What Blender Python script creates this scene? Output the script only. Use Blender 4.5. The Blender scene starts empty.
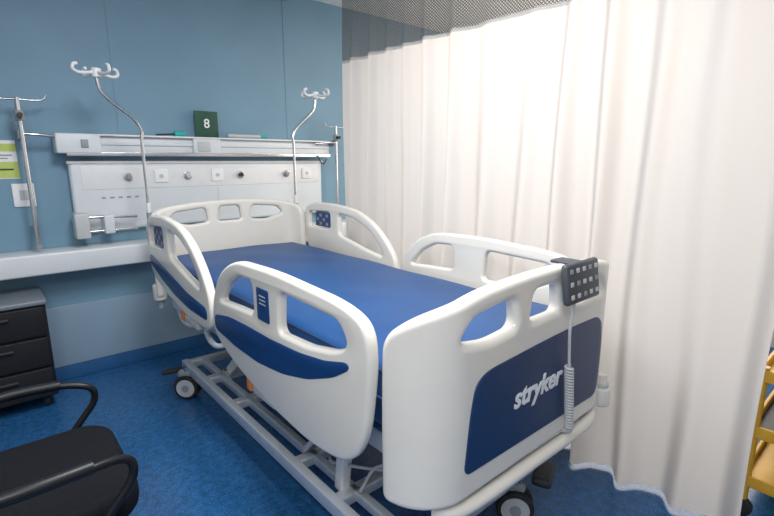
import bpy, bmesh, math, random
from mathutils import Vector, Matrix
random.seed(4)
S = bpy.context.scene
COL = S.collection
try:
    S.view_settings.view_transform = 'Standard'
    S.view_settings.look = 'None'
except Exception:
    pass

# ------------------------------------------------------------------ materials
def mat(name, col, rough=0.5, metal=0.0, noise=0.0, nscale=20, bump=0.0, bscale=60, spec=0.5, emis=None, estr=0, coat=0.0):
    m = bpy.data.materials.new(name); m.use_nodes = True
    nt = m.node_tree; b = nt.nodes['Principled BSDF']
    b.inputs['Base Color'].default_value = (*col, 1)
    b.inputs['Roughness'].default_value = rough
    b.inputs['Metallic'].default_value = metal
    b.inputs['Specular IOR Level'].default_value = spec
    b.inputs['Coat Weight'].default_value = coat
    tc = nt.nodes.new('ShaderNodeTexCoord')
    if noise > 0:
        n = nt.nodes.new('ShaderNodeTexNoise'); n.inputs['Scale'].default_value = nscale
        n.inputs['Detail'].default_value = 4
        nt.links.new(tc.outputs['Object'], n.inputs['Vector'])
        r = nt.nodes.new('ShaderNodeValToRGB')
        r.color_ramp.elements[0].position = 0.3; r.color_ramp.elements[1].position = 0.7
        r.color_ramp.elements[0].color = (*[c*(1-noise) for c in col], 1)
        r.color_ramp.elements[1].color = (*[min(1, c*(1+noise)) for c in col], 1)
        nt.links.new(n.outputs['Fac'], r.inputs['Fac'])
        nt.links.new(r.outputs['Color'], b.inputs['Base Color'])
    if bump > 0:
        n2 = nt.nodes.new('ShaderNodeTexNoise'); n2.inputs['Scale'].default_value = bscale
        nt.links.new(tc.outputs['Object'], n2.inputs['Vector'])
        bp = nt.nodes.new('ShaderNodeBump'); bp.inputs['Strength'].default_value = bump
        bp.inputs['Distance'].default_value = 0.01
        nt.links.new(n2.outputs['Fac'], bp.inputs['Height'])
        nt.links.new(bp.outputs['Normal'], b.inputs['Normal'])
    if emis:
        b.inputs['Emission Color'].default_value = (*emis, 1)
        b.inputs['Emission Strength'].default_value = estr
    return m

M_wall = mat('wall_blue', (0.165, 0.30, 0.405), 0.55, noise=0.04, nscale=3, bump=0.05, bscale=200)
M_wallw = mat('wall_offwhite', (0.55, 0.54, 0.52), 0.6, noise=0.03, nscale=3)
M_ceil = mat('ceiling_white', (0.75, 0.75, 0.73), 0.8, noise=0.02)
M_floor = mat('floor_vinyl', (0.016, 0.088, 0.23), 0.26, noise=0.30, nscale=30, bump=0.03, bscale=120)
# fine lighter / darker chips in the vinyl
nt = M_floor.node_tree; bs = nt.nodes['Principled BSDF']
src = bs.inputs['Base Color'].links[0].from_socket
tcf = nt.nodes.new('ShaderNodeTexCoord'); nf = nt.nodes.new('ShaderNodeTexNoise')
nf.inputs['Scale'].default_value = 160; nf.inputs['Detail'].default_value = 2
nt.links.new(tcf.outputs['Object'], nf.inputs['Vector'])
rf = nt.nodes.new('ShaderNodeValToRGB'); rf.color_ramp.elements[0].position = .58; rf.color_ramp.elements[1].position = .66
nt.links.new(nf.outputs['Fac'], rf.inputs['Fac'])
mxf = nt.nodes.new('ShaderNodeMixRGB'); mxf.inputs[2].default_value = (.05, .19, .40, 1)
nt.links.new(rf.outputs['Color'], mxf.inputs[0]); nt.links.new(src, mxf.inputs[1]); nt.links.new(mxf.outputs[0], bs.inputs['Base Color'])
M_cove = mat('cove_vinyl', (0.02, 0.10, 0.25), 0.4, noise=0.1)
M_lower = mat('lower_wall_panel', (0.24, 0.345, 0.45), 0.5, noise=0.03, nscale=4)
M_ledge = mat('ledge_laminate', (0.68, 0.71, 0.73), 0.35, noise=0.02, nscale=5)
M_plastic = mat('cream_plastic', (0.78, 0.75, 0.68), 0.27, noise=0.015, nscale=8, coat=0.3, bump=.03, bscale=350)
M_white = mat('white_enamel', (0.75, 0.76, 0.77), 0.35, noise=0.02)
M_panel = mat('headwall_white', (0.66, 0.70, 0.73), 0.4, noise=0.02, nscale=5)
M_blue = mat('panel_navy', (0.010, 0.038, 0.115), 0.38, noise=0.06, nscale=10)
M_swoosh = mat('swoosh_blue', (0.009, 0.055, 0.19), 0.35, noise=0.05)
M_matt = mat('mattress_vinyl', (0.010, 0.068, 0.215), 0.45, noise=0.12, nscale=3, bump=0.25, bscale=4)
M_steel = mat('steel', (0.62, 0.63, 0.65), 0.25, metal=1.0, noise=0.05)
M_alu = mat('aluminium', (0.62, 0.66, 0.70), 0.4, metal=0.5, noise=0.05)
M_grey = mat('grey_plastic', (0.28, 0.30, 0.32), 0.5, noise=0.05)
M_lgrey = mat('light_grey_plastic', (0.52, 0.54, 0.55), 0.45, noise=0.03)
M_dark = mat('dark_plastic', (0.022, 0.024, 0.028), 0.5, noise=0.1)
M_pend = mat('pendant_grey', (0.055, 0.062, 0.075), 0.45, noise=0.05)
M_drawer = mat('drawer_black', (0.012, 0.013, 0.016), 0.55, noise=0.1, spec=0.3)
M_black = mat('black_fabric', (0.006, 0.007, 0.010), 0.9, noise=0.2, nscale=80, bump=0.3, bscale=300, spec=0.2)
M_blackp = mat('black_gloss', (0.006, 0.007, 0.009), 0.42, noise=0.1, spec=0.35)
M_rubber = mat('rubber', (0.015, 0.015, 0.017), 0.7, noise=0.1)
M_orange = mat('orange_plastic', (0.75, 0.22, 0.03), 0.4, noise=0.05)
M_yellow = mat('yellow_enamel', (0.62, 0.35, 0.03), 0.4, noise=0.05)
M_green = mat('sign_green', (0.01, 0.07, 0.045), 0.5, noise=0.05)
M_teal = mat('teal_plastic', (0.02, 0.42, 0.38), 0.4, noise=0.05)
M_poster = mat('poster_lime', (0.50, 0.60, 0.14), 0.5, noise=0.05)
M_text = mat('text_white', (0.82, 0.84, 0.85), 0.5, noise=0.01)
M_cabtop = mat('cabinet_top_grey', (0.17, 0.20, 0.23), 0.4, noise=0.05)
M_lamp = mat('lamp_diffuser', (0.9, 0.9, 0.9), 0.5, emis=(1, 0.97, 0.92), estr=2.0)
M_sky = mat('window_glass', (0.8, 0.85, 0.9), 0.2, emis=(1.0, 0.93, 0.82), estr=1.2)

# ------------------------------------------------------------------ helpers
def empty(name, loc=(0, 0, 0)):
    e = bpy.data.objects.new(name, None); e.location = loc
    e.empty_display_size = 0.1
    COL.objects.link(e); return e

def attach(o, parent):
    if parent:
        o.parent = parent
        o.matrix_parent_inverse = Matrix.Translation(-Vector(parent.location))
    return o

def mesh_obj(name, me, m, parent=None, smooth=True, angle=40):
    o = bpy.data.objects.new(name, me); COL.objects.link(o)
    if m and not me.materials: me.materials.append(m)
    if smooth:
        for p in me.polygons: p.use_smooth = True
        try: me.set_sharp_from_angle(angle=math.radians(angle))
        except Exception: pass
    return attach(o, parent)

def box(name, c, s, m, parent=None, bev=0.0, seg=3, rot=None):
    bm = bmesh.new(); bmesh.ops.create_cube(bm, size=1)
    bmesh.ops.scale(bm, vec=s, verts=bm.verts)
    if bev > 0:
        bmesh.ops.bevel(bm, geom=bm.edges[:], offset=min(bev, min(s)*0.48), segments=seg, affect='EDGES', profile=0.5)
    mx = Matrix.Translation(c)
    if rot: mx = mx @ rot
    bmesh.ops.transform(bm, matrix=mx, verts=bm.verts)
    me = bpy.data.meshes.new(name); bm.to_mesh(me); bm.free()
    return mesh_obj(name, me, m, parent, smooth=bev > 0)

def bx(name, x0, x1, y0, y1, z0, z1, m, parent=None, bev=0.0, seg=3):
    return box(name, ((x0+x1)/2, (y0+y1)/2, (z0+z1)/2), (abs(x1-x0), abs(y1-y0), abs(z1-z0)), m, parent, bev, seg)

def cyl(name, p0, p1, r, m, parent=None, r2=None, seg=28, bev=0.0):
    p0 = Vector(p0); p1 = Vector(p1); d = p1-p0
    bm = bmesh.new()
    bmesh.ops.create_cone(bm, cap_ends=True, segments=seg, radius1=r, radius2=r if r2 is None else r2, depth=d.length)
    if bev > 0:
        es = [e for e in bm.edges if len(e.link_faces) == 2 and any(len(f.verts) > 4 for f in e.link_faces)]
        bmesh.ops.bevel(bm, geom=es, offset=bev, segments=3, affect='EDGES', profile=0.5)
    q = Vector((0, 0, 1)).rotation_difference(d.normalized())
    bmesh.ops.transform(bm, matrix=Matrix.Translation((p0+p1)/2) @ q.to_matrix().to_4x4(), verts=bm.verts)
    me = bpy.data.meshes.new(name); bm.to_mesh(me); bm.free()
    return mesh_obj(name, me, m, parent)

def catmull(pts, n=8, closed=False):
    P = [Vector(p) for p in pts]; N = len(P); out = []
    rng = range(N) if closed else range(N-1)
    for i in rng:
        if closed: a, b, c, d = P[(i-1) % N], P[i], P[(i+1) % N], P[(i+2) % N]
        else: a, b, c, d = P[max(i-1, 0)], P[i], P[i+1], P[min(i+2, N-1)]
        for k in range(n):
            t = k/n
            out.append(0.5*((2*b)+(c-a)*t+(2*a-5*b+4*c-d)*t*t+(3*b-a-3*c+d)*t**3))
    if not closed: out.append(P[-1])
    return out

def to_mesh(cu, name):
    o = bpy.data.objects.new(name+'_c', cu); COL.objects.link(o)
    bpy.context.view_layer.update()
    dg = bpy.context.evaluated_depsgraph_get()
    me = bpy.data.meshes.new_from_object(o.evaluated_get(dg))
    bpy.data.objects.remove(o); me.materials.clear()
    me.name = name
    return me

def tube(name, pts, r, m, parent=None, smooth=True, closed=False, n=8, res=5):
    P = catmull(pts, n, closed) if smooth else [Vector(p) for p in pts]
    cu = bpy.data.curves.new(name, 'CURVE'); cu.dimensions = '3D'
    sp = cu.splines.new('POLY'); sp.points.add(len(P)-1)
    for i, p in enumerate(P): sp.points[i].co = (*p, 1)
    sp.use_cyclic_u = closed
    cu.bevel_depth = r; cu.bevel_resolution = res; cu.use_fill_caps = True
    return mesh_obj(name, to_mesh(cu, name), m, parent, angle=60)

def rpoly(pts, r=0.03, n=7):
    out = []; N = len(pts)
    for i in range(N):
        p = Vector(pts[i][:2]); rr = pts[i][2] if len(pts[i]) > 2 else r
        a = Vector(pts[i-1][:2]); b = Vector(pts[(i+1) % N][:2])
        da = (a-p); db = (b-p)
        d1 = min(rr, da.length*0.49); d2 = min(rr, db.length*0.49)
        A = p+da.normalized()*d1; B = p+db.normalized()*d2
        for k in range(n+1):
            t = k/n
            out.append(A*(1-t)**2+p*2*t*(1-t)+B*t*t)
    return out

def plate(name, loops, thick, bev, fn, m, parent=None, cuts=None, bres=4):
    """loops: list of 2D polylines (outer + holes); fn maps local (a,b,c)->world"""
    cu = bpy.data.curves.new(name, 'CURVE'); cu.dimensions = '2D'; cu.fill_mode = 'BOTH'
    for L in loops:
        sp = cu.splines.new('POLY'); sp.points.add(len(L)-1)
        for i, p in enumerate(L): sp.points[i].co = (p[0], p[1], 0, 1)
        sp.use_cyclic_u = True
    cu.extrude = max(thick/2-bev, 0.0004); cu.bevel_depth = bev; cu.bevel_resolution = bres
    cu.offset = -bev
    me = to_mesh(cu, name)
    bm = bmesh.new(); bm.from_mesh(me)
    bmesh.ops.remove_doubles(bm, verts=bm.verts, dist=0.00002)
    if cuts:
        for c in cuts:
            bmesh.ops.bisect_plane(bm, geom=bm.verts[:]+bm.edges[:]+bm.faces[:], plane_co=(c, 0, 0), plane_no=(1, 0, 0), dist=1e-6)
    for v in bm.verts: v.co = Vector(fn(*v.co))
    bmesh.ops.recalc_face_normals(bm, faces=bm.faces)
    bm.to_mesh(me); bm.free()
    return mesh_obj(name, me, m, parent, angle=50)

def text(name, s, size, fn, m, parent=None, shear=0.0, bold=0.0, ext=0.001):
    cu = bpy.data.curves.new(name, 'FONT'); cu.body = s; cu.size = size; cu.extrude = ext
    cu.align_x = 'CENTER'; cu.align_y = 'CENTER'; cu.shear = shear; cu.offset = bold
    me = to_mesh(cu, name)
    for v in me.vertices: v.co = Vector(fn(*v.co))
    return mesh_obj(name, me, m, parent, smooth=False)

# ------------------------------------------------------------------ room shell
WY = 3.65; ZC = 2.76; XL = -1.6; XR = 4.6; YF = -1.8
bx('floor', XL-.1, XR+.1, YF-.1, WY+.1, -.1, 0, M_floor)
bx('ceiling', XL-.1, XR+.1, YF-.1, WY+.1, ZC, ZC+.1, M_ceil)
wb = empty('wall_back', (1.5, WY, 0))
bx('wall_body', XL, XR, WY, WY+.1, 0, ZC, M_wall, wb)
for i, x in enumerate((-0.45, 0.78, 2.05, 3.2)):
    bx('panel_seam_%d' % i, x-.002, x+.002, WY-.003, WY, .91, ZC, M_wall, wb)
    bx('panel_seam_gap_%d' % i, x+.002, x+.0030, WY-.001, WY, .91, ZC, M_grey, wb)
bx('wall_left', XL-.1, XL, YF, WY, 0, ZC, M_wallw)
bx('wall_right', XR, XR+.1, YF, WY, 0, ZC, M_wallw)
bx('wall_front', XL, XR, YF-.1, YF, 0, ZC, M_wallw)
bx('trim_1', XL, 2.75, 3.43, WY-.001, .77, .90, M_ledge, None, bev=.012)
bx('trim_2', XL, 2.9, WY-.02, WY-.001, .10, .51, M_lower, None, bev=.004)
bx('baseboard_back', XL, XR, WY-.015, WY-.001, 0.0, .10, M_cove, None, bev=.005)
win = empty('window_1', (XR, 1.6, 1.6))
bx('pane', XR-.03, XR-.01, .3, 3.1, .95, 2.35, M_sky, win)
for nm, a in {'frame_bottom': (.25, 3.15, .9, .95), 'frame_top': (.25, 3.15, 2.35, 2.4), 'frame_a': (.25, .3, .9, 2.4), 'frame_b': (3.1, 3.15, .9, 2.4), 'mullion': (1.68, 1.72, .95, 2.35)}.items():
    bx(nm, XR-.06, XR-.001, a[0], a[1], a[2], a[3], M_white, win)

# ------------------------------------------------------------------ bed
CX = 1.28
bed = empty('hospital_bed', (CX, 1.9, 0))

def rail(side, kind):
    sx = -1 if side == 'left' else 1
    X = CX + sx*0.55
    # the far head rail is set a little further up the bed
    k = 1.10 if (side == 'right' and kind == 'head') else 1.0
    ky = lambda a: 2.01+(a-2.01)*k
    fn = lambda a, b, c: (X + c*1.0, ky(a), b)
    fo = lambda d: (lambda a, b, c: (X + sx*(0.0195+d) + c, ky(a), b))
    if kind == 'foot':
        outer = rpoly([(.885, .93), (.905, 1.035), (1.02, 1.068), (1.40, 1.085), (1.72, 1.075), (1.88, 1.0), (1.965, .88), (1.995, .77), (1.97, .695), (1.78, .625), (1.5, .565), (1.2, .545), (1.0, .575), (.92, .68)], .09)
        h1 = rpoly([(.985, .95), (1.03, 1.012), (1.37, 1.022), (1.385, .875), (1.2, .885), (1.05, .915)], .035)
        h2 = rpoly([(1.575, 1.02), (1.70, 1.013), (1.80, .965), (1.89, .875), (1.75, .885), (1.57, .895)], .032)
        sw = [(1.955, .80), (1.80, .828), (1.62, .836), (1.44, .838), (1.25, .85), (1.10, .872), (.985, .905), (.975, .885), (1.06, .832), (1.2, .775), (1.36, .735), (1.55, .712), (1.75, .714), (1.955, .735)]
        lab = (1.44, 1.53, .89, 1.01)
    else:
        outer = rpoly([(2.935, .90), (2.955, 1.06), (2.88, 1.15), (2.62, 1.165), (2.36, 1.14), (2.2, 1.07), (2.075, .96), (2.01, .86), (2.01, .73), (2.07, .685), (2.35, .685), (2.7, .745), (2.88, .80)], .09)
        h1 = rpoly([(2.875, 1.09), (2.63, 1.10), (2.63, .985), (2.885, .98)], .03)
        h2 = rpoly([(2.54, 1.10), (2.38, 1.08), (2.24, 1.02), (2.14, .925), (2.12, .87), (2.3, .90), (2.54, .955)], .032)
        sw = [(2.90, .925), (2.7, .895), (2.5, .86), (2.3, .82), (2.05, .80), (2.05, .74), (2.3, .74), (2.5, .765), (2.7, .81), (2.90, .87)]
    P = 'siderail_%s_%s' % (side, kind)
    plate(P, [outer, h1, h2], .040, .015, fn, M_plastic, bed)
    s2 = rpoly(sw, .03, 4)
    plate(P+'_swoosh', [s2], .003, .001, fo(0.0015), M_swoosh, bed, bres=1)
    if kind == 'foot':
        plate(P+'_label', [rpoly([(lab[0], lab[2]), (lab[1], lab[2]), (lab[1], lab[3]), (lab[0], lab[3])], .01)], .003, .001, fo(0.0015), M_swoosh, bed, bres=1)
        for kk in range(3):
            bx(P+'_label_line_%d' % kk, X+sx*.022, X+sx*.0235, lab[0]+.022, lab[1]-.022, lab[3]-.03-.014*kk, lab[3]-.0265-.014*kk, M_lgrey, bed)
    if kind == 'head':
        plate(P+'_screen', [rpoly([(2.64, .99), (2.80, .99), (2.80, 1.092), (2.64, 1.092)], .01)], .03, .004, fn, M_swoosh, bed)
        for i in range(4):
            for j in range(3):
                for s3 in (-1, 1):
                    bx(P+'_key_%d_%d_%d' % (i, j, s3), X+s3*.013, X+s3*.017, ky(2.655+i*.035), ky(2.678+i*.035), 1.003+j*.029, 1.022+j*.029, M_blue if (i+j) % 2 else M_grey, bed)
    yy = (1.15, 1.6) if kind == 'foot' else (2.25, 2.65)
    for i, y in enumerate(yy):
        tube(P+'_arm_%d' % i, [(X-sx*.03, y, .74), (X-sx*.045, y, .60), (X-sx*.09, y, .53), (X-sx*.18, y, .54)], .014, M_lgrey, bed)
    bx(P+'_hinge', X-sx*.018, X-sx*.07, yy[0]-.05, yy[1]+.05, .64, .69, M_lgrey, bed, bev=.01)
    yo = 1.66 if kind == 'foot' else 2.43
    zo = .575 if kind == 'foot' else .665
    bx(P+'_release', X+sx*.01, X-sx*.03, yo, yo+.035, zo-.03, zo+.03, M_orange, bed, bev=.006)
    bx(P+'_latch', X+sx*.01, X-sx*.03, yo-.2, yo-.02, zo-.025, zo+.015, M_lgrey, bed, bev=.008)
for sd in ('left', 'right'):
    for kd in ('foot', 'head'):
        rail(sd, kd)

FL, R = .37, .14
def bend(y0, sgn, off=0.0):
    def f(a, b, c):
        s = abs(a); sg = 1 if a >= 0 else -1
        c = c+off
        if s <= FL: return (CX+a, y0 - sgn*c, b)
        th = min((s-FL)/R, math.radians(88)); ex = (s-FL)-th*R
        rr = R+c
        x = FL+rr*math.sin(th); y = R-rr*math.cos(th)
        x += ex*math.cos(th); y += ex*math.sin(th)
        return (CX+sg*x, y0+sgn*y, b)
    return f
cuts = [sg*(FL+i*.012) for sg in (-1, 1) for i in range(0, 20)]+[i*.06 for i in range(-6, 7)]
Y0 = .75
outer = rpoly([(-.59, .515, .03), (.58, .515, .03), (.585, .80, .1), (.58, 1.00, .05), (.50, 1.07, .08), (.33, 1.115, .1), (0, 1.13, .2), (-.33, 1.115, .1), (-.50, 1.07, .08), (-.59, 1.00, .05), (-.595, .80, .1)])
hL = rpoly([(-.40, .985), (-.355, 1.05), (-.165, 1.07), (-.15, .975), (-.27, .965)], .035)
hC = rpoly([(-.085, .975), (-.07, 1.072), (.07, 1.072), (.085, .975)], .03)
hR = [Vector((-p[0], p[1])) for p in hL][::-1]
plate('footboard', [outer, hL, hC, hR], .05, .02, bend(Y0, 1), M_plastic, bed, cuts=cuts)
pn = rpoly([(-.375, .60, .03), (.385, .585, .04), (.40, .75, .1), (.375, .90, .05), (0.1, .905, .2), (-.33, .885, .08), (-.355, .80, .1)])
plate('footboard_panel', [pn], .006, .002, bend(Y0, 1, .026), M_blue, bed, cuts=cuts, bres=1)
text('logo_text', 'stryker', .092, lambda a, b, c: (CX-.025+a*1.0, Y0-.0305-c, .752+b), M_text, bed, shear=.18, bold=.0025)
tube('foot_bumper', [(CX-.42, .80, .475), (CX-.34, .745, .475), (CX, .735, .475), (CX+.34, .735, .475), (CX+.46, .77, .475), (CX+.53, .81, .475)], .024, M_plastic, bed)
bx('foot_bumper_backing', CX-.40, CX+.44, .78, .84, .46, .53, M_lgrey, bed, bev=.01)
sg = 1
cyl('roller_bumper', (CX+sg*.54, .77, .47), (CX+sg*.54, .77, .55), .038, M_plastic, bed, bev=.01)
cyl('roller_cap', (CX+sg*.54, .77, .55), (CX+sg*.54, .77, .566), .03, M_lgrey, bed, bev=.004)
cyl('roller_hub', (CX+sg*.54, .77, .566), (CX+sg*.54, .77, .60), .02, M_plastic, bed)
YH = 3.12
outer = rpoly([(-.57, .62, .03), (.57, .62, .03), (.575, .9, .1), (.57, 1.09, .05), (.50, 1.145, .08), (.33, 1.175, .1), (0, 1.195, .2), (-.33, 1.175, .1), (-.50, 1.145, .08), (-.57, 1.09, .05), (-.575, .9, .1)])
hA = rpoly([(-.40, 1.075), (-.36, 1.125), (-.16, 1.145), (-.145, 1.05), (-.27, 1.04)], .03)
hB = rpoly([(-.085, 1.05), (-.07, 1.148), (.07, 1.148), (.085, 1.05)], .03)
hC2 = [Vector((-p[0], p[1])) for p in hA][::-1]
plate('headboard', [outer, hA, hB, hC2], .045, .018, bend(YH, -1), M_plastic, bed, cuts=cuts)
for i, sg in enumerate((-1, 1)):
    cyl('head_roller_%d' % i, (CX+sg*.50, 3.05, .60), (CX+sg*.50, 3.05, .70), .04, M_plastic, bed, bev=.01)
    cyl('head_roller_stem_%d' % i, (CX+sg*.50, 3.05, .55), (CX+sg*.50, 3.05, .60), .02, M_grey, bed)

# --- mattress
bm = bmesh.new(); bmesh.ops.create_cube(bm, size=1)
mx0, mx1, my0, my1, mz0, mz1 = CX-.455, CX+.455, .80, 3.06, .655, .87
bmesh.ops.scale(bm, vec=(mx1-mx0, my1-my0, mz1-mz0), verts=bm.verts)
bmesh.ops.bevel(bm, geom=bm.edges[:], offset=.035, segments=5, affect='EDGES', profile=.5)
for i in range(1, 32):
    bmesh.ops.bisect_plane(bm, geom=bm.verts[:]+bm.edges[:]+bm.faces[:], plane_co=(0, -1.1+i*.07, 0), plane_no=(0, 1, 0))
for i in range(1, 16):
    bmesh.ops.bisect_plane(bm, geom=bm.verts[:]+bm.edges[:]+bm.faces[:], plane_co=(-.42+i*.0525, 0, 0), plane_no=(1, 0, 0))
for v in bm.verts:
    if v.co.z > .03:
        v.co.z += .014*(1-(v.co.x/.455)**2) + .006*math.sin(v.co.y*4.0)*math.cos(v.co.x*3) - .006 + .003*math.sin(v.co.y*11+v.co.x*6)*math.cos(v.co.x*9)
bmesh.ops.translate(bm, vec=((mx0+mx1)/2, (my0+my1)/2, (mz0+mz1)/2), verts=bm.verts)
me = bpy.data.meshes.new('mattress'); bm.to_mesh(me); bm.free()
mesh_obj('mattress', me, M_matt, bed, angle=60)
for nm, zz in (('mid', .76), ('top', .845)):
    o_ = .0015 if nm == 'mid' else -.004
    tube('mattress_seam_'+nm, [Vector((p[0], p[1], zz)) for p in rpoly([(mx0-o_, my0-o_), (mx1+o_, my0-o_), (mx1+o_, my1+o_), (mx0-o_, my1+o_)], .06)], .005, M_blue, bed, smooth=False, closed=True, res=3)

# --- deck and frame
bx('deck_pan', CX-.43, CX+.43, .84, 3.0, .62, .655, M_blue, bed, bev=.008)
for nm, sg in (('left', -1), ('right', 1)):
    bx('deck_frame_'+nm, CX+sg*.36, CX+sg*.42, .86, 3.02, .54, .62, M_lgrey, bed, bev=.008)
    bx('base_rail_'+nm, CX+sg*.40, CX+sg*.44, .93, 2.95, .155, .215, M_alu, bed, bev=.006)
    bx('base_rail_inner_'+nm, CX+sg*.30, CX+sg*.335, 1.0, 2.90, .165, .205, M_alu, bed, bev=.006)
    for j, (yb, yt) in enumerate(((1.62, 1.18), (2.62, 2.2))):
        L = Vector((CX+sg*.26, yb, .20)); T = Vector((CX+sg*.26, yt, .56))
        d = T-L
        box('lift_arm_%s_%d' % (nm, j), (L+T)/2, (.045, .06, d.length+.04), M_white, bed, bev=.008,
            rot=Matrix.Rotation(-math.atan2(d.y, d.z), 4, 'X'))
        cyl('lift_pivot_%s_%d' % (nm, j), L-Vector((.04, 0, 0)), L+Vector((.04, 0, 0)), .024, M_steel, bed)
        cyl('lift_pivot_top_%s_%d' % (nm, j), T-Vector((.04, 0, 0)), T+Vector((.04, 0, 0)), .024, M_steel, bed)
box('stay_post', (CX-.35, 1.32, .37), (.045, .05, .36), M_white, bed, bev=.008, rot=Matrix.Rotation(.12, 4, 'X'))
tube('stay_diagonal', [(CX-.35, 1.36, .50), (CX-.35, 1.62, .22)], .012, M_alu, bed, smooth=False)
for j, y in enumerate((.95, 1.30, 1.60, 2.25, 2.62, 2.93)):
    bx('base_cross_%d' % j, CX-.42, CX+.42, y-.025, y+.025, .16, .205, M_alu, bed, bev=.006)
for j, y in enumerate((.90, 1.18, 2.2, 2.98)):
    bx('deck_cross_%d' % j, CX-.40, CX+.40, y-.025, y+.025, .535, .59, M_lgrey, bed, bev=.006)
for j, (y0, y1) in enumerate(((1.25, 1.95), (2.3, 2.9))):
    cyl('actuator_body_%d' % j, (CX-.08, y0, .46), (CX-.08, (y0+y1)/2+.05, .34), .035, M_lgrey, bed, bev=.005)
    cyl('actuator_rod_%d' % j, (CX-.08, (y0+y1)/2, .36), (CX-.08, y1, .23), .014, M_steel, bed)
bx('motor_box', CX-.2, CX+.18, 1.5, 1.85, .42, .535, M_lgrey, bed, bev=.02)
tube('cable_1', [(CX-.3, 1.0, .53), (CX-.33, 1.1, .42), (CX-.31, 1.2, .33), (CX-.33, 1.25, .22)], .006, M_lgrey, bed)
tube('cable_2', [(CX-.2, .95, .53), (CX-.25, 1.1, .36), (CX-.36, 1.35, .30), (CX-.30, 1.5, .22)], .006, M_lgrey, bed)

def castor(nm, x, y, ang, pedal=True):
    c = Vector((x, y, 0)); d = Vector((math.cos(ang), math.sin(ang), 0)); n = Vector((-d.y, d.x, 0))
    for k, o in enumerate((-.027, .027)):
        a = c+n*(o-.014)+Vector((0, 0, .075)); b = c+n*(o+.014)+Vector((0, 0, .075))
        cyl('%s_tyre_%d' % (nm, k), a, b, .075, M_rubber, bed, bev=.009, seg=40)
        s = 1 if o > 0 else -1
        e = c+n*(o+s*.0145)+Vector((0, 0, .075))
        cyl('%s_rim_%d' % (nm, k), e-n*s*.002, e+n*s*.003, .056, M_lgrey, bed, seg=36)
        cyl('%s_cap_%d' % (nm, k), e, e+n*s*.007, .022, M_grey, bed)
    box(nm+'_hood', c+Vector((0, 0, .155))+d*.01, (.10, .045, .05), M_grey, bed, bev=.02, rot=Matrix.Rotation(ang, 4, 'Z'))
    cyl(nm+'_stem', c+Vector((0, 0, .07)), c+Vector((0, 0, .205)), .02, M_steel, bed)
    if pedal:
        p = c+d*.10+Vector((0, 0, .17))
        box(nm+'_brake_pedal', p, (.11, .055, .022), M_dark, bed, bev=.01, rot=Matrix.Rotation(ang, 4, 'Z') @ Matrix.Rotation(.2, 4, 'Y'))
castor('castor_foot_left', CX-.42, .93, -1.2)
castor('castor_foot_right', CX+.215, .93, 2.25, pedal=False)
bx('castor_mount', CX+.12, CX+.42, .90, .97, .20, .235, M_white, bed, bev=.01)
bx('foot_column', CX+.03, CX+.12, .90, .97, .20, .55, M_white, bed, bev=.012)
box('foot_brake_pedal', (1.60, .87, .195), (.15, .08, .04), M_dark, bed, bev=.018, rot=Matrix.Rotation(.4, 4, 'Z'))
castor('castor_head_left', CX-.44, 2.86, 2.4)
castor('castor_head_right', CX+.42, 2.86, 1.2)

# --- pendant
th = Matrix.Rotation(math.radians(-8), 4, 'X')
pc = Vector((1.425, .697, 1.072))
box('pendant_body', pc, (.205, .024, .13), M_pend, bed, bev=.011, rot=th)
for i in range(5):
    for j in range(3):
        v = th @ Vector((-.078+i*.039, -.0125, .040-j*.040))
        box('pendant_key_%d_%d' % (i, j), pc+v, (.018, .003, .014), M_lgrey if (i*2+j) % 3 else M_grey, bed, bev=.001, rot=th)
bx('pendant_hook', 1.39, 1.46, .70, .79, 1.122, 1.132, M_pend, bed, bev=.004)
tube('pendant_cord', [(1.40, .70, 1.01), (1.385, .70, .92), (1.392, .70, .84), (1.40, .70, .78)], .005, M_lgrey, bed)
coil = []
for i in range(0, 22*10+1):
    a = i/10*2*math.pi; t = i/220
    coil.append((1.40+.035*t+.012*math.cos(a), .70+.012*math.sin(a), .785-.235*t))
tube('pendant_cord_coil', coil, .0042, M_lgrey, bed, smooth=False, res=3)
tube('pendant_cord_end', [(1.435, .70, .56), (1.44, .70, .535), (1.45, .73, .52)], .008, M_lgrey, bed)

def ivpole(nm, x, sg):
    y = 3.19
    cyl(nm+'_socket', (x, y, .98), (x, y, 1.13), .016, M_grey, bed)
    bx(nm+'_bracket', x-.025, x+.025, 3.12, 3.21, .97, 1.01, M_grey, bed, bev=.006)
    tube(nm+'_tube', [(x, y, 1.08), (x, y, 1.3), (x, y, 1.56), (x-sg*.005, y, 1.62), (x+sg*.035, y, 1.69), (x+sg*.13, y, 1.77), (x+sg*.185, y, 1.83), (x+sg*.20, y, 1.89), (x+sg*.20, y, 1.945)], .0095, M_steel, bed)
    cyl(nm+'_collar', (x, y, 1.13), (x, y, 1.19), .014, M_white, bed)
    t = Vector((x+sg*.20, y, 1.935))
    cyl(nm+'_hub', t-Vector((0, 0, .03)), t+Vector((0, 0, .02)), .026, M_white, bed, bev=.005)
    for k in range(4):
        a = k*math.pi/2+.35
        d = Vector((math.cos(a), math.sin(a), 0))
        tube('%s_hook_%d' % (nm, k), [t+d*.01, t+d*.06+Vector((0, 0, -.012)), t+d*.10+Vector((0, 0, -.014)), t+d*.125+Vector((0, 0, .0)), t+d*.12+Vector((0, 0, .024)), t+d*.10+Vector((0, 0, .030))], .009, M_white, bed)
ivpole('iv_pole_left', .80, -1)
ivpole('iv_pole_right', 1.84, 1)

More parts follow.
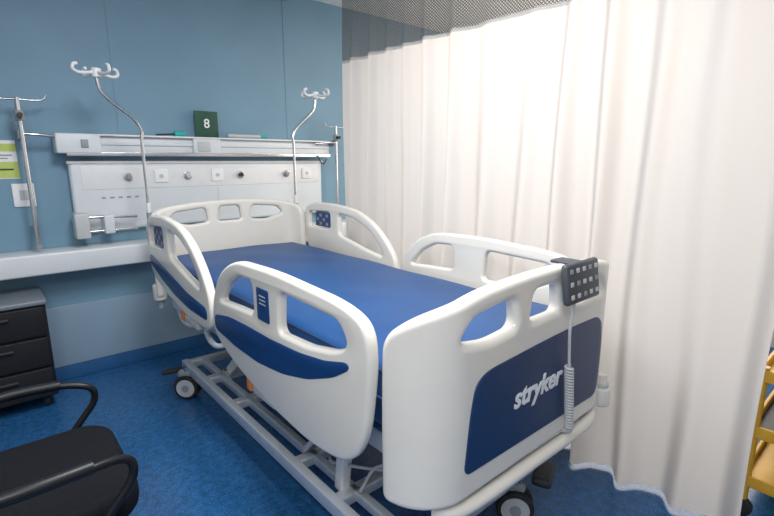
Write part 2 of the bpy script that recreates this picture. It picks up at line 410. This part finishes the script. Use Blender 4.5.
# ------------------------------------------------------------------ headwall
hw = empty('medical_headwall_panel', (1.4, WY, 1.3))
bx('channel', .43, 2.40, 3.55, WY-.001, 1.49, 1.60, M_panel, hw, bev=.008)
bx('channel_lip', .43, 2.40, 3.54, 3.552, 1.545, 1.570, M_panel, hw, bev=.003)
bx('channel_top', .42, 2.41, 3.52, WY-.001, 1.60, 1.612, M_white, hw, bev=.003)
bx('end_box', .40, .64, 3.50, WY-.002, 1.49, 1.61, M_panel, hw, bev=.01)
bx('end_box_socket', .53, .57, 3.492, 3.502, 1.525, 1.575, M_grey, hw, bev=.003)
bx('mid_box', 1.22, 1.42, 3.52, 3.56, 1.49, 1.60, M_panel, hw, bev=.008)
bx('mid_box_front', 1.25, 1.34, 3.514, 3.522, 1.51, 1.58, M_lgrey, hw, bev=.003)
bx('medirail', .45, 2.38, 3.505, 3.515, 1.475, 1.50, M_steel, hw, bev=.002)
for i in range(7):
    x = .55+i*.29
    bx('rail_standoff_%d' % i, x-.012, x+.012, 3.515, 3.56, 1.478, 1.497, M_alu, hw)
bx('main_panel', .46, 2.34, 3.585, WY-.001, .99, 1.44, M_panel, hw, bev=.02)
bx('panel_trim_top', .45, 2.35, 3.575, 3.60, 1.425, 1.445, M_white, hw, bev=.006)
bx('inset_strip', .52, 2.30, 3.582, 3.588, 1.26, 1.41, M_white, hw, bev=.003)
for i, x in enumerate((.79, 1.18, 1.58, 1.98)):
    mm = (M_grey, M_lgrey, M_dark, M_grey)[i]
    cyl('gas_outlet_ring_%d' % i, (x, 3.585, 1.34), (x, 3.568, 1.34), .028, M_steel, hw, bev=.003)
    cyl('gas_outlet_%d' % i, (x, 3.568, 1.34), (x, 3.545, 1.34), .017, mm, hw, bev=.003)
for i, x in enumerate((1.0, 1.40, 2.18)):
    bx('socket_plate_%d' % i, x-.045, x+.045, 3.573, 3.583, 1.295, 1.385, M_text, hw, bev=.004)
    cyl('socket_hole_%d' % i, (x, 3.574, 1.34), (x, 3.571, 1.34), .014, M_lgrey, hw)
for i in range(5):
    x = .62+i*.05
    bx('label_row_%d' % i, x, x+.025, 3.583, 3.586, 1.20, 1.21, M_grey, hw)
bx('panel_joint', 1.398, 1.402, 3.5835, 3.586, 1.02, 1.25, M_lgrey, hw)
tube('support_tube', [(.47, 3.50, 1.09), (.60, 3.50, 1.09), (.80, 3.50, 1.08)], .010, M_steel, hw)
tube('support_tube_b', [(.47, 3.50, 1.0), (.60, 3.50, 1.0), (.80, 3.50, 1.0)], .008, M_steel, hw)
bx('support_block', .44, .52, 3.47, 3.59, .96, 1.12, M_lgrey, hw, bev=.01)
bx('support_block_b', .60, .66, 3.47, 3.59, .98, 1.10, M_panel, hw, bev=.01)
cyl('suction_tube', (1.48, 3.53, 1.628), (1.74, 3.53, 1.628), .014, M_lgrey, hw)
cyl('suction_tube_tip', (1.74, 3.53, 1.628), (1.80, 3.53, 1.628), .010, M_teal, hw)
cyl('green_bottle', (1.10, 3.54, 1.628), (1.17, 3.54, 1.628), .022, M_teal, hw, bev=.005)
tube('tube_lead', [(.98, 3.54, 1.62), (1.04, 3.53, 1.623), (1.10, 3.54, 1.628)], .006, M_dark, hw)
tube('hanging_lead', [(2.25, 3.50, 1.49), (2.26, 3.48, 1.44), (2.30, 3.49, 1.42), (2.34, 3.50, 1.46)], .005, M_dark, hw)

sign = empty('bay_number_sign', (1.35, 3.6, 1.7))
bx('sign_board', 1.265, 1.435, 3.585, 3.597, 1.613, 1.80, M_green, sign, bev=.003)
text('sign_number', '8', .09, lambda a, b, c: (1.35+a, 3.583-c, 1.71+b), M_text, sign, bold=.001)

def wallpole(name, x, z0, z1, side):
    e = empty(name, (x, 3.5, z0))
    cyl('pole', (x, 3.5, z0), (x, 3.5, z1), .0125, M_steel, e)
    cyl('foot_cap', (x, 3.5, z0-.01), (x, 3.5, z0+.02), .016, M_grey, e)
    cyl('clamp', (x, 3.5, z1-.13), (x, 3.5, z1-.07), .024, M_grey, e, bev=.005)
    cyl('clamp_knob', (x, 3.49, z1-.10), (x+.0, 3.44, z1-.10), .014, M_dark, e)
    tube('arm', [(x, 3.5, 1.60), (x+side*.08, 3.5, 1.595), (x+side*.2, 3.52, 1.585)], .009, M_steel, e)
    bx('wall_block', x-.02, x+.02, 3.5, WY-.001, 1.57, 1.62, M_grey, e, bev=.005)
    bx('wall_block_low', x-.015, x+.015, 3.5, WY-.001, 1.02, 1.05, M_grey, e, bev=.005)
    for k, dx in enumerate((-.10, .12)):
        tube('hook_%d' % k, [(x, 3.5, z1-.01), (x+dx*.6, 3.5, z1-.012), (x+dx, 3.5, z1-.005), (x+dx*1.15, 3.5, z1+.02)], .006, M_steel, e)
wallpole('wall_iv_pole', .245, .93, 1.80, 1)
wallpole('wall_iv_pole.001', 2.44, 1.05, 1.74, -1)

po = empty('wall_poster', (.12, WY, 1.45))
bx('sheet', -.12, .215, WY-.004, WY-.001, 1.34, 1.565, M_text, po)
bx('lime_header', -.12, .215, WY-.006, WY-.004, 1.50, 1.545, M_poster, po)
bx('lime_block', -.12, .215, WY-.006, WY-.004, 1.345, 1.44, M_poster, po)
bx('text_line_a', -.10, .19, WY-.007, WY-.004, 1.475, 1.482, M_grey, po)
bx('text_line_b', -.10, .17, WY-.007, WY-.004, 1.457, 1.463, M_grey, po)
bx('text_line_c', -.10, .19, WY-.008, WY-.006, 1.39, 1.40, M_green, po)
sw = empty('wall_switch_plate', (.22, WY, 1.24))
bx('plate', .165, .275, WY-.012, WY-.001, 1.17, 1.31, M_text, sw, bev=.004)
bx('rocker', .20, .24, WY-.017, WY-.011, 1.21, 1.27, M_lgrey, sw, bev=.002)

# ------------------------------------------------------------------ curtain
cur = empty('privacy_curtain', (2.06, 1.6, 0))
def fold(y, z):
    t = max(0, (2.7-z)/2.65)
    w = .013+.050*t**1.05
    ph = 2*math.pi*(y/.20) + 1.3*math.sin(y*2.3+.4) + .9*math.sin(y*5.1+1.0) + .35*math.sin(z*1.6+y*3)
    am = .75+.35*math.sin(y*7.3+.6)+.15*math.sin(z*2.2+y*4)
    s = math.sin(ph)
    return w*am*(s+.28*math.sin(2*ph+.8)) + .014*t*math.sin(y*13+z*2.0) + .015*math.sin(y*1.9+z*.8)
def sheet(name, z0, z1, nz, m, y0=.29, y1=2.88, ny=560):
    vs = []; fs = []
    for j in range(nz+1):
        z = z0+(z1-z0)*j/nz
        for i in range(ny+1):
            y = y0+(y1-y0)*i/ny
            ed = max(0.0, 1-abs(y-y0)/.10)
            vs.append((2.065+fold(y, z)*(1-ed*.4), y+.008*math.sin(z*3+i*.05), z))
    W = ny+1
    for j in range(nz):
        for i in range(ny):
            a = j*W+i; fs.append((a, a+1, a+W+1, a+W))
    me = bpy.data.meshes.new(name); me.from_pydata(vs, [], fs); me.update()
    uv = me.uv_layers.new(name='UVMap')
    for l in me.loops:
        v = me.vertices[l.vertex_index].co; uv.data[l.index].uv = (v.y, v.z)
    return mesh_obj(name, me, m, cur, angle=180)
Mc = bpy.data.materials.new('curtain_cloth'); Mc.use_nodes = True
nt = Mc.node_tree; nt.nodes.clear()
out = nt.nodes.new('ShaderNodeOutputMaterial'); mix = nt.nodes.new('ShaderNodeMixShader'); mix.inputs[0].default_value = .38
dif = nt.nodes.new('ShaderNodeBsdfDiffuse'); trn = nt.nodes.new('ShaderNodeBsdfTranslucent')
tc = nt.nodes.new('ShaderNodeTexCoord'); nz_ = nt.nodes.new('ShaderNodeTexNoise'); nz_.inputs['Scale'].default_value = 250
rp = nt.nodes.new('ShaderNodeValToRGB'); rp.color_ramp.elements[0].color = (.62, .615, .61, 1); rp.color_ramp.elements[1].color = (.71, .705, .70, 1)
nt.links.new(tc.outputs['Object'], nz_.inputs['Vector']); nt.links.new(nz_.outputs['Fac'], rp.inputs['Fac'])
nt.links.new(rp.outputs['Color'], dif.inputs['Color']); trn.inputs['Color'].default_value = (.82, .76, .70, 1)
nt.links.new(dif.outputs[0], mix.inputs[1]); nt.links.new(trn.outputs[0], mix.inputs[2]); nt.links.new(mix.outputs[0], out.inputs[0])
Mn = bpy.data.materials.new('curtain_netting'); Mn.use_nodes = True
nt = Mn.node_tree; b = nt.nodes['Principled BSDF']; b.inputs['Base Color'].default_value = (.14, .12, .10, 1); b.inputs['Roughness'].default_value = .8
uvn = nt.nodes.new('ShaderNodeTexCoord'); sep = nt.nodes.new('ShaderNodeSeparateXYZ'); nt.links.new(uvn.outputs['UV'], sep.inputs[0])
def mnode(op, a, b2=None):
    n = nt.nodes.new('ShaderNodeMath'); n.operation = op
    for i, v in enumerate((a, b2)):
        if v is None: continue
        if isinstance(v, (int, float)): n.inputs[i].default_value = v
        else: nt.links.new(v, n.inputs[i])
    return n.outputs[0]
sA = mnode('ADD', sep.outputs[0], sep.outputs[1]); sB = mnode('SUBTRACT', sep.outputs[0], sep.outputs[1])
fa = mnode('ABSOLUTE', mnode('SINE', mnode('MULTIPLY', sA, math.pi/.016)))
fb = mnode('ABSOLUTE', mnode('SINE', mnode('MULTIPLY', sB, math.pi/.016)))
mn = mnode('MINIMUM', fa, fb)
al = mnode('LESS_THAN', mn, .60)
nt.links.new(al, b.inputs['Alpha'])
sheet('curtain_cloth', .015, 2.13, 44, Mc)
sheet('curtain_netting', 2.13, 2.71, 10, Mn)
Mh = mat('curtain_hem', (.55, .53, .50), .8, noise=.03)
sheet('curtain_hem', 2.115, 2.135, 1, Mh)
tr = empty('curtain_track', (2.06, 1.6, ZC))
bx('track_profile', 2.04, 2.08, -1.6, WY-.001, 2.715, 2.745, M_lgrey, tr, bev=.004)
for i in range(6):
    bx('track_mount_%d' % i, 2.045, 2.075, -1.3+i*.95, -1.27+i*.95, 2.745, ZC, M_lgrey, tr)
bx('track_stop', 2.03, 2.09, WY-.02, WY-.001, 2.70, 2.75, M_grey, tr, bev=.003)

# ------------------------------------------------------------------ drawer cabinet
cab = empty('drawer_cabinet', (-.05, 3.45, 0))
bx('carcass', -.33, .215, 3.25, 3.62, .08, .64, M_drawer, cab, bev=.006)
bx('top', -.345, .225, 3.23, 3.625, .64, .67, M_cabtop, cab, bev=.01)
for i in range(3):
    z0 = .09+i*.185
    bx('drawer_%d' % i, -.315, .202, 3.23, 3.252, z0, z0+.172, M_drawer, cab, bev=.006)
    bx('drawer_handle_%d' % i, -.16, .04, 3.21, 3.23, z0+.12, z0+.135, M_dark, cab, bev=.004)
for i, (x, y) in enumerate(((-.28, 3.32), (.16, 3.32), (-.28, 3.56), (.16, 3.56))):
    cyl('cab_wheel_%d' % i, (x-.015, y, .035), (x+.015, y, .035), .035, M_rubber, cab, bev=.004)
    cyl('cab_stem_%d' % i, (x, y, .035), (x, y, .085), .012, M_steel, cab)

# ------------------------------------------------------------------ office chair (faces +X)
ch = empty('office_chair', (0, 1.58, 0))
bm = bmesh.new()
me = bpy.data.meshes.new('seat')
bmesh.ops.create_cube(bm, size=1); bmesh.ops.scale(bm, vec=(.50, .50, .10), verts=bm.verts)
ve = [e for e in bm.edges if abs(e.verts[0].co.z-e.verts[1].co.z) > .05]
bmesh.ops.bevel(bm, geom=ve, offset=.10, segments=8, affect='EDGES', profile=.5)
bmesh.ops.bevel(bm, geom=[e for e in bm.edges if abs(e.verts[0].co.z-e.verts[1].co.z) < 1e-4], offset=.035, segments=4, affect='EDGES', profile=.5)
bmesh.ops.translate(bm, vec=(.0, 1.58, .50), verts=bm.verts)
bm.to_mesh(me); bm.free(); mesh_obj('seat', me, M_black, ch, angle=60)
bx('seat_pan', -.18, .20, 1.40, 1.76, .39, .455, M_dark, ch, bev=.01)
plate('backrest', [rpoly([(-.21, .60), (.21, .60), (.235, .80), (.20, 1.02), (-.20, 1.02), (-.235, .80)], .08)], .07, .03,
      lambda a, b, c: (-.30+c-.12*(b-.6)+.25*a*a, 1.58+a, b), M_black, ch, cuts=[i*.04 for i in range(-6, 7)])
plate('backrest_shell', [rpoly([(-.22, .58), (.22, .58), (.245, .80), (.21, 1.03), (-.21, 1.03), (-.245, .80)], .08)], .02, .006,
      lambda a, b, c: (-.345+c-.12*(b-.6)+.25*a*a, 1.58+a, b), M_lgrey, ch, cuts=[i*.04 for i in range(-6, 7)])
bx('back_strut', -.36, -.10, 1.555, 1.605, .40, .43, M_dark, ch, bev=.008)
bx('back_strut_up', -.375, -.345, 1.555, 1.605, .40, .70, M_dark, ch, bev=.008)
for nm, y, sg in (('near', 1.30, -1), ('far', 1.84, 1)):
    tube('arm_'+nm, [(.06, y-sg*.08, .45), (.10, y-sg*.01, .47), (.17, y, .55), (.22, y, .62), (.20, y, .675), (.07, y+sg*.03, .695), (-.14, y+sg*.02, .69), (-.21, y, .655), (-.20, y, .57), (-.12, y-sg*.02, .47), (-.08, y-sg*.08, .45)], .0115, M_blackp, ch)
    tube('arm_pad_'+nm, [(.13, y+sg*.02, .694), (0, y+sg*.03, .698), (-.15, y+sg*.015, .693)], .017, M_blackp, ch)
cyl('gas_lift', (.01, 1.58, .10), (.01, 1.58, .40), .025, M_steel, ch)
for k in range(5):
    a = k*2*math.pi/5+.3
    e = Vector((.01+.27*math.cos(a), 1.58+.27*math.sin(a), .075))
    tube('base_leg_%d' % k, [(.01, 1.58, .11), ((.01+e.x)/2, (1.58+e.y)/2, .10), e], .02, M_dark, ch)
    n = Vector((-math.sin(a), math.cos(a), 0))*.02
    w = Vector((e.x, e.y, .03))
    cyl('chair_castor_%d' % k, w-n, w+n, .03, M_rubber, ch, bev=.005)

# ------------------------------------------------------------------ yellow cart beyond the curtain
yc = empty('yellow_utility_cart', (2.6, 0, 0))
for i, (x, y) in enumerate(((2.24, -.42), (2.84, -.42), (2.24, .33), (2.84, .33))):
    cyl('post_%d' % i, (x, y, .08), (x, y, .66), .018, M_yellow, yc)
    cyl('wheel_%d' % i, (x-.014, y, .04), (x+.014, y, .04), .04, M_rubber, yc, bev=.005)
for i, z in enumerate((.14, .36, .60)):
    bx('shelf_%d' % i, 2.23, 2.85, -.43, .34, z, z+.02, M_yellow if i != 1 else M_dark, yc, bev=.004)
    bx('shelf_lip_a_%d' % i, 2.225, 2.24, -.43, .34, z, z+.05, M_yellow, yc, bev=.004)
    bx('shelf_lip_b_%d' % i, 2.23, 2.85, .335, .35, z, z+.05, M_yellow, yc, bev=.004)

# ------------------------------------------------------------------ lights
def area(nm, loc, target, size, sy, power, col):
    l = bpy.data.lights.new(nm, 'AREA'); l.shape = 'RECTANGLE'; l.size = size; l.size_y = sy
    l.energy = power; l.color = col
    o = bpy.data.objects.new(nm, l); COL.objects.link(o); o.location = loc
    o.rotation_euler = (Vector(target)-Vector(loc)).to_track_quat('-Z', 'Y').to_euler()
    return o
for i, (x, y) in enumerate(((.7, 1.2), (-.6, -.3), (3.0, 1.5))):  # last fixture is added, unseen beyond the curtain, to house the glow fill
    f = empty('ceiling_light' + ('' if i == 0 else '.%03d' % i), (x, y, ZC))
    bx('housing', x-.32, x+.32, y-.62, y+.62, ZC-.04, ZC-.001, M_white, f, bev=.005)
    bx('diffuser', x-.29, x+.29, y-.59, y+.59, ZC-.046, ZC-.04, M_lamp, f)
area('ceiling_lamp_a', (.7, 1.2, ZC-.06), (.7, 1.2, 0), .55, 1.15, 60, (.98, .985, 1))
area('ceiling_lamp_b', (-.6, -.3, ZC-.06), (-.6, -.3, 0), .55, 1.15, 46, (.98, .985, 1))
area('curtain_glow_fill', (3.0, 1.5, ZC-.06), (3.0, 1.5, 0), .55, 1.15, 34, (1, .87, .75))  # added warm fill behind the curtain, makes the cloth glow high up
area('window_daylight', (XR-.12, 1.7, 1.7), (2.0, 1.7, 1.6), 2.6, 1.3, 34, (1, .90, .78))
w = bpy.data.worlds.new('World'); S.world = w; w.use_nodes = True
w.node_tree.nodes['Background'].inputs[0].default_value = (.7, .8, 1, 1)
w.node_tree.nodes['Background'].inputs[1].default_value = .3

# ------------------------------------------------------------------ camera
cd = bpy.data.cameras.new('camera'); cam = bpy.data.objects.new('camera', cd); COL.objects.link(cam)
cd.sensor_width = 36; cd.lens = 36*471/774; cd.clip_start = .02
cam.location = (0, 0, 1.45)
cam.rotation_euler = Vector((.641, .740, -.2036)).to_track_quat('-Z', 'Y').to_euler()
S.camera = cam
